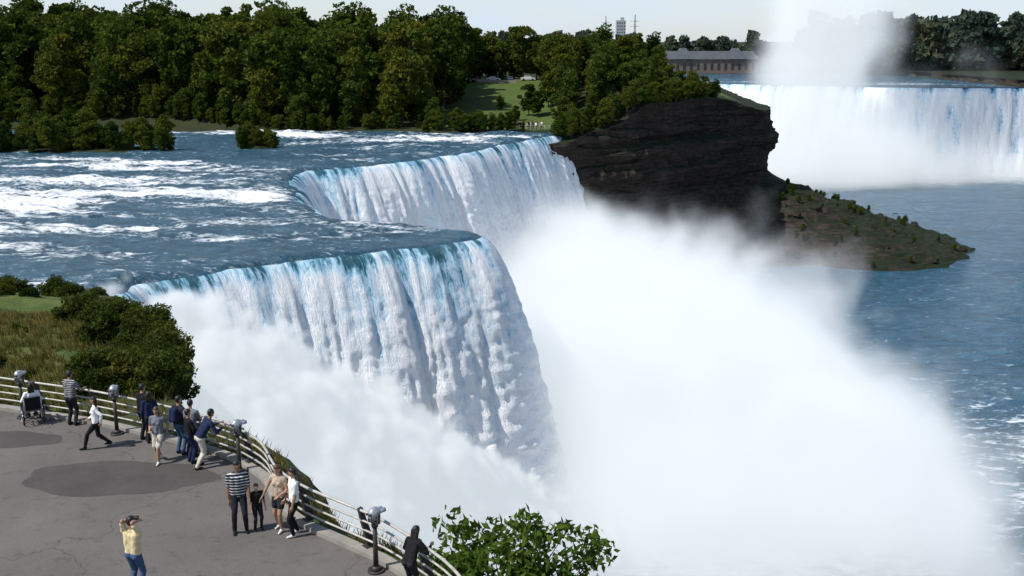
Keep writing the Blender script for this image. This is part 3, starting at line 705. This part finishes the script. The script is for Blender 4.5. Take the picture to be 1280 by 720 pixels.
for s in (-1,1):
    ring(bm,(s*.30,-.02,.31),.29,.018,1);ring(bm,(s*.335,-.02,.31),.25,.008,0)
    for k in range(12):
        a=k/12*6.283;tube(bm,(s*.30,-.02,.31),(s*.30,-.02+.28*math.cos(a),.31+.28*math.sin(a)),.004,None,4,0)
    tube(bm,(s*.33,-.02,.31),(s*.25,-.02,.31),.03,None,8,0)
    ring(bm,(s*.24,.42,.09),.075,.016,1,n=14)
    tube(bm,(s*.25,-.22,.30),(s*.25,-.24,.98),.013,None,8,0);tube(bm,(s*.25,-.24,.98),(s*.25,-.36,.99),.016,None,8,1)
    tube(bm,(s*.25,-.22,.30),(s*.25,.36,.30),.013,None,8,0);tube(bm,(s*.25,-.2,.5),(s*.25,.34,.5),.013,None,8,0)
    tube(bm,(s*.25,.34,.5),(s*.24,.42,.13),.013,None,8,0);tube(bm,(s*.25,.34,.5),(s*.14,.56,.14),.012,None,8,0)
    tube(bm,(s*.25,-.22,.70),(s*.25,.2,.70),.022,None,8,1);tube(bm,(s*.25,.2,.70),(s*.25,.2,.5),.012,None,8,0)
    box(bm,(s*.11,.56,.13),(.15,.18,.015),1)
box(bm,(0,.05,.48),(.48,.46,.05),1,None,.015);box(bm,(0,-.23,.74),(.48,.035,.46),1,None,.012)
wc=finish(bm,'wheelchair',[simple('chrome_tube',(.5,.5,.52),.25,.1,5,.5,.9),BLK]);wc.location=(-15.35,31.5,.024);wc.rotation_euler=(0,0,math.radians(30))
M_vw=simple('painted_cast_metal',(.42,.44,.46),.35,.15,8,.5,.5)
bm=bmesh.new()
tube(bm,(0,0,0),(0,0,.05),.20,.19,20,1);tube(bm,(0,0,.05),(0,0,.14),.14,.075,20,1);tube(bm,(0,0,.14),(0,0,1.12),.062,.05,16,1);tube(bm,(0,0,1.12),(0,0,1.2),.08,.08,16,1)
box(bm,(0,0,1.24),(.22,.12,.06),1,None,.01);
for s in (-1,1): box(bm,(s*.135,0,1.34),(.03,.10,.24),1,None,.008);tube(bm,(s*.12,0,1.42),(s*.16,0,1.42),.045,None,12,1)
ball(bm,(0,0,1.46),(.125,.17,.15),0,None,3);box(bm,(0,-.02,1.38),(.2,.22,.14),0,None,.03)
for s in (-1,1): tube(bm,(s*.055,.10,1.47),(s*.055,.27,1.47),.045,.052,14,0);tube(bm,(s*.045,-.13,1.47),(s*.045,-.20,1.48),.026,.03,12,1)
box(bm,(0,-.14,1.34),(.11,.05,.11),1,None,.01)
vo=finish(bm,'coin_operated_binoculars',[M_vw,M_post]);vme=vo.data
vo.location=(-3.15,21.95,.02);vo.rotation_euler=(0,0,math.radians(-40))
for (x,y,r_) in [(-15.95,32.05,-10),(-12.35,30.6,10),(-7.75,27.6,-40)]:
    o=link(bpy.data.objects.new('coin_operated_binoculars',vme));o.location=(x,y,.02);o.rotation_euler=(0,0,math.radians(r_))
srcs=[o.data for n_,o in PEOPLE.items() if n_ in('standing_man','standing_woman','child','man_with_backpack')]
vis=empty('distant_visitors')
for i in range(26):
    x=random.uniform(-4,6.5);y=float(np.interp(x,shX,shY))+random.uniform(3.2,7)
    o=link(bpy.data.objects.new('visitor',random.choice(srcs)),vis);o.location=(x,y,float(gh(x,y)));o.rotation_euler=(0,0,random.uniform(0,6))
bm=bmesh.new()
prev=None
for i in range(24):
    x=-14+i;y=float(np.interp(x,shX,shY))+2.6;z=float(gh(x,y));p=Vector((x,y,z))
    tube(bm,p-Vector((0,0,.3)),p+Vector((0,0,1.1)),.04,None,6,0)
    if prev is not None:
        for q in (.5,1.05): tube(bm,prev+Vector((0,0,q)),p+Vector((0,0,q)),.03,None,6,0)
    prev=p
finish(bm,'viewpoint_railing',[M_rail])
def car(x,y,col,rz):
    bm=bmesh.new()
    prof=[(-2.15,.35),(-2.2,.75),(-2.05,.92),(-1.45,.98),(-.95,1.40),(.45,1.42),(1.05,.98),(1.95,.86),(2.2,.65),(2.2,.35)]
    A=[bm.verts.new((px_,-.85 if z_<1 else -.68,z_)) for px_,z_ in prof];B=[bm.verts.new((px_,.85 if z_<1 else .68,z_)) for px_,z_ in prof]
    n=len(prof)
    for i in range(n):
        f=bm.faces.new((A[i],A[(i+1)%n],B[(i+1)%n],B[i]));f.material_index=1 if i in(3,5) else 0
    bm.faces.new(A[::-1]);bm.faces.new(B)
    for s in (-1,1):
        box(bm,(-.25,s*.775,1.18),(1.5,.03,.28),1)
        for q in (-1.35,1.35): tube(bm,(q,s*.7,.33),(q,s*.88,.33),.33,None,16,2)
    o=finish(bm,'parked_car',[simple('car_paint',col,.3,.05,2),simple('car_glass',(.02,.025,.03),.1,.1,2),SHO]);o.location=(x,y,float(gh(x,y)));o.rotation_euler=(0,0,rz)
for i,c_ in enumerate([(.6,.6,.6),(.3,.04,.03),(.65,.65,.62),(.05,.07,.15),(.7,.7,.7)]): car(-16+i*5.2,319+random.uniform(-1,1),c_,random.uniform(-.1,.1)+ (1.57 if i%2 else 0))
bm=bmesh.new()
for i in range(12): box(bm,(-17+i*1.6,312,float(gh(-17+i*1.6,312))+.4),(1.59,.5,.95+random.uniform(-.05,.05)),0)
finish(bm,'stone_wall',[simple('pale_stone',(.30,.27,.22),.9,.3,2)])
bld=empty('long_stone_building')
M_wall=simple('brown_stone_wall',(.16,.12,.10),.9,.2,.5);M_roof=simple('slate_roof',(.07,.08,.09),.7,.2,.4);M_win=simple('window_glass',(.02,.025,.03),.2,.1,1)
bm=bmesh.new();box(bm,(0,0,3),(56,14,8),0);
for i in range(14): box(bm,(-25.5+i*3.9,-7.02,2.8),(1.5,.12,3.6),1)
finish(bm,'walls',[M_wall,M_win],bld)
bm=bmesh.new()
for (cx0,l_,w_,z0,z1) in [(0,57.5,15.5,7,11.5),(-14,9,16.5,7.1,13.2),(16,9,16.5,7.1,13.2)]:
    v=[bm.verts.new(q) for q in [(cx0-l_/2,-w_/2,z0),(cx0+l_/2,-w_/2,z0),(cx0+l_/2,w_/2,z0),(cx0-l_/2,w_/2,z0),(cx0-l_/2+2.5,0,z1),(cx0+l_/2-2.5,0,z1)]]
    for f in ((0,1,5,4),(1,2,5),(2,3,4,5),(3,0,4),(3,2,1,0)): bm.faces.new([v[i] for i in f])
finish(bm,'roof',[M_roof],bld);bld.location=(112,612,-5.5)
bm=bmesh.new();box(bm,(0,0,22),(13,12,44),0)
for k in range(9):
    for j in range(4): box(bm,(-4.6+j*3.1,-6.03,6+k*4.3),(1.5,.1,2.0),1)
box(bm,(2,0,46),(5,5,4),0)
o=finish(bm,'tower_block',[simple('pale_concrete_far',(.38,.40,.42),.9,.1,.2),M_win]);o.location=(152,1500,-5)
bm=bmesh.new()
for xx in (-.9,.9):
    for yy2 in (-.9,.9): tube(bm,(xx*2,yy2*2,0),(xx*.3,yy2*.3,52),.35,.2,5,0)
for k in range(12):
    z=4+k*4;r_=1.8*(1-z/60);tube(bm,(-r_,-r_,z),(r_,-r_,z+3.5),.18,None,4,0);tube(bm,(r_,-r_,z),(-r_,-r_,z+3.5),.18,None,4,0)
for z in (36,43): tube(bm,(-6,0,z),(6,0,z),.25,None,5,0)
me_=finish(bm,'transmission_pylon',[M_post]);me_.location=(172,1500,-5)
o=link(bpy.data.objects.new('transmission_pylon',me_.data));o.location=(140,1600,-5)

# ---------------------------------------------------------------- mist (real voxel volumes)
def mist(name,lo,hi,res,blobs,dens,nsc,namp,emis,thr=.25,gain=2.2,rate=1.0,warp=1.6):
    ng=bpy.data.node_groups.new(name,'GeometryNodeTree')
    ng.interface.new_socket('Geometry',in_out='INPUT',socket_type='NodeSocketGeometry')
    ng.interface.new_socket('Geometry',in_out='OUTPUT',socket_type='NodeSocketGeometry')
    def nd(t,**k):
        x=ng.nodes.new(t)
        for a,b in k.items(): setattr(x,a,b)
        return x
    L=ng.links.new
    def mt(op,a,b):
        x=nd('ShaderNodeMath',operation=op)
        for i,v in enumerate((a,b)):
            if hasattr(v,'links'): L(v,x.inputs[i])
            else: x.inputs[i].default_value=v
        return x.outputs[0]
    go=nd('NodeGroupOutput');P=nd('GeometryNodeInputPosition').outputs[0]
    wn=nd('ShaderNodeTexNoise');wn.inputs['Scale'].default_value=nsc*.6;wn.inputs['Detail'].default_value=2;L(P,wn.inputs['Vector'])
    sub=nd('ShaderNodeVectorMath',operation='SUBTRACT');L(wn.outputs[1],sub.inputs[0]);sub.inputs[1].default_value=(.5,.5,.5)
    scl=nd('ShaderNodeVectorMath',operation='SCALE');L(sub.outputs[0],scl.inputs[0]);scl.inputs['Scale'].default_value=warp/nsc
    ad=nd('ShaderNodeVectorMath',operation='ADD');L(P,ad.inputs[0]);L(scl.outputs[0],ad.inputs[1]);PW=ad.outputs[0]
    tot=None
    for (bx,by,bz),(rx,ry,rz),wt_ in blobs:
        sb=nd('ShaderNodeVectorMath',operation='SUBTRACT');L(PW,sb.inputs[0]);sb.inputs[1].default_value=(bx,by,bz)
        dv=nd('ShaderNodeVectorMath',operation='DIVIDE');L(sb.outputs[0],dv.inputs[0]);dv.inputs[1].default_value=(rx,ry,rz)
        ln=nd('ShaderNodeVectorMath',operation='LENGTH');L(dv.outputs[0],ln.inputs[0])
        v=mt('MULTIPLY',mt('MAXIMUM',mt('SUBTRACT',1.0,ln.outputs['Value']),0.0),wt_)
        tot=v if tot is None else mt('ADD',tot,v)
    n1=nd('ShaderNodeTexNoise');n1.inputs['Scale'].default_value=nsc;n1.inputs['Detail'].default_value=6;n1.inputs['Roughness'].default_value=.65;L(PW,n1.inputs['Vector'])
    v=mt('ADD',tot,mt('MULTIPLY',mt('SUBTRACT',n1.outputs[0],.5),namp))
    v=mt('MULTIPLY',mt('SUBTRACT',v,thr),gain);v=mt('MINIMUM',mt('MAXIMUM',v,0.0),1.0);v=mt('MULTIPLY',v,v)
    vc=nd('GeometryNodeVolumeCube');L(v,vc.inputs['Density']);vc.inputs['Min'].default_value=lo;vc.inputs['Max'].default_value=hi
    for k,r_ in zip(('Resolution X','Resolution Y','Resolution Z'),res): vc.inputs[k].default_value=r_
    t=NT(name+'_volume');at=t.n('ShaderNodeAttribute');at.attribute_name='density';dn_=t.math('MULTIPLY',at.outputs['Fac'],dens)
    vs=t.n('ShaderNodeVolumeScatter');vs.inputs['Color'].default_value=(.98,.99,1,1);t.l(dn_,vs.inputs['Density']);vs.inputs['Anisotropy'].default_value=.2
    em=t.n('ShaderNodeEmission');em.inputs[0].default_value=(.84,.93,1,1);t.l(t.math('MULTIPLY',dn_,emis),em.inputs[1])  # added glow standing in for light scattered many times within the mist
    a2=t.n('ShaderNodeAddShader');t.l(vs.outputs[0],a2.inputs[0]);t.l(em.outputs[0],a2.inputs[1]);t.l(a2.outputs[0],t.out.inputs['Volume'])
    t.m.cycles.volume_step_rate=rate
    sm=nd('GeometryNodeSetMaterial');sm.inputs['Material'].default_value=t.m;L(vc.outputs[0],sm.inputs[0]);L(sm.outputs[0],go.inputs[0])
    vol=bpy.data.volumes.new(name);vol.materials.append(t.m);o=link(bpy.data.objects.new(name,vol));m=o.modifiers.new('g','NODES');m.node_group=ng
    return o
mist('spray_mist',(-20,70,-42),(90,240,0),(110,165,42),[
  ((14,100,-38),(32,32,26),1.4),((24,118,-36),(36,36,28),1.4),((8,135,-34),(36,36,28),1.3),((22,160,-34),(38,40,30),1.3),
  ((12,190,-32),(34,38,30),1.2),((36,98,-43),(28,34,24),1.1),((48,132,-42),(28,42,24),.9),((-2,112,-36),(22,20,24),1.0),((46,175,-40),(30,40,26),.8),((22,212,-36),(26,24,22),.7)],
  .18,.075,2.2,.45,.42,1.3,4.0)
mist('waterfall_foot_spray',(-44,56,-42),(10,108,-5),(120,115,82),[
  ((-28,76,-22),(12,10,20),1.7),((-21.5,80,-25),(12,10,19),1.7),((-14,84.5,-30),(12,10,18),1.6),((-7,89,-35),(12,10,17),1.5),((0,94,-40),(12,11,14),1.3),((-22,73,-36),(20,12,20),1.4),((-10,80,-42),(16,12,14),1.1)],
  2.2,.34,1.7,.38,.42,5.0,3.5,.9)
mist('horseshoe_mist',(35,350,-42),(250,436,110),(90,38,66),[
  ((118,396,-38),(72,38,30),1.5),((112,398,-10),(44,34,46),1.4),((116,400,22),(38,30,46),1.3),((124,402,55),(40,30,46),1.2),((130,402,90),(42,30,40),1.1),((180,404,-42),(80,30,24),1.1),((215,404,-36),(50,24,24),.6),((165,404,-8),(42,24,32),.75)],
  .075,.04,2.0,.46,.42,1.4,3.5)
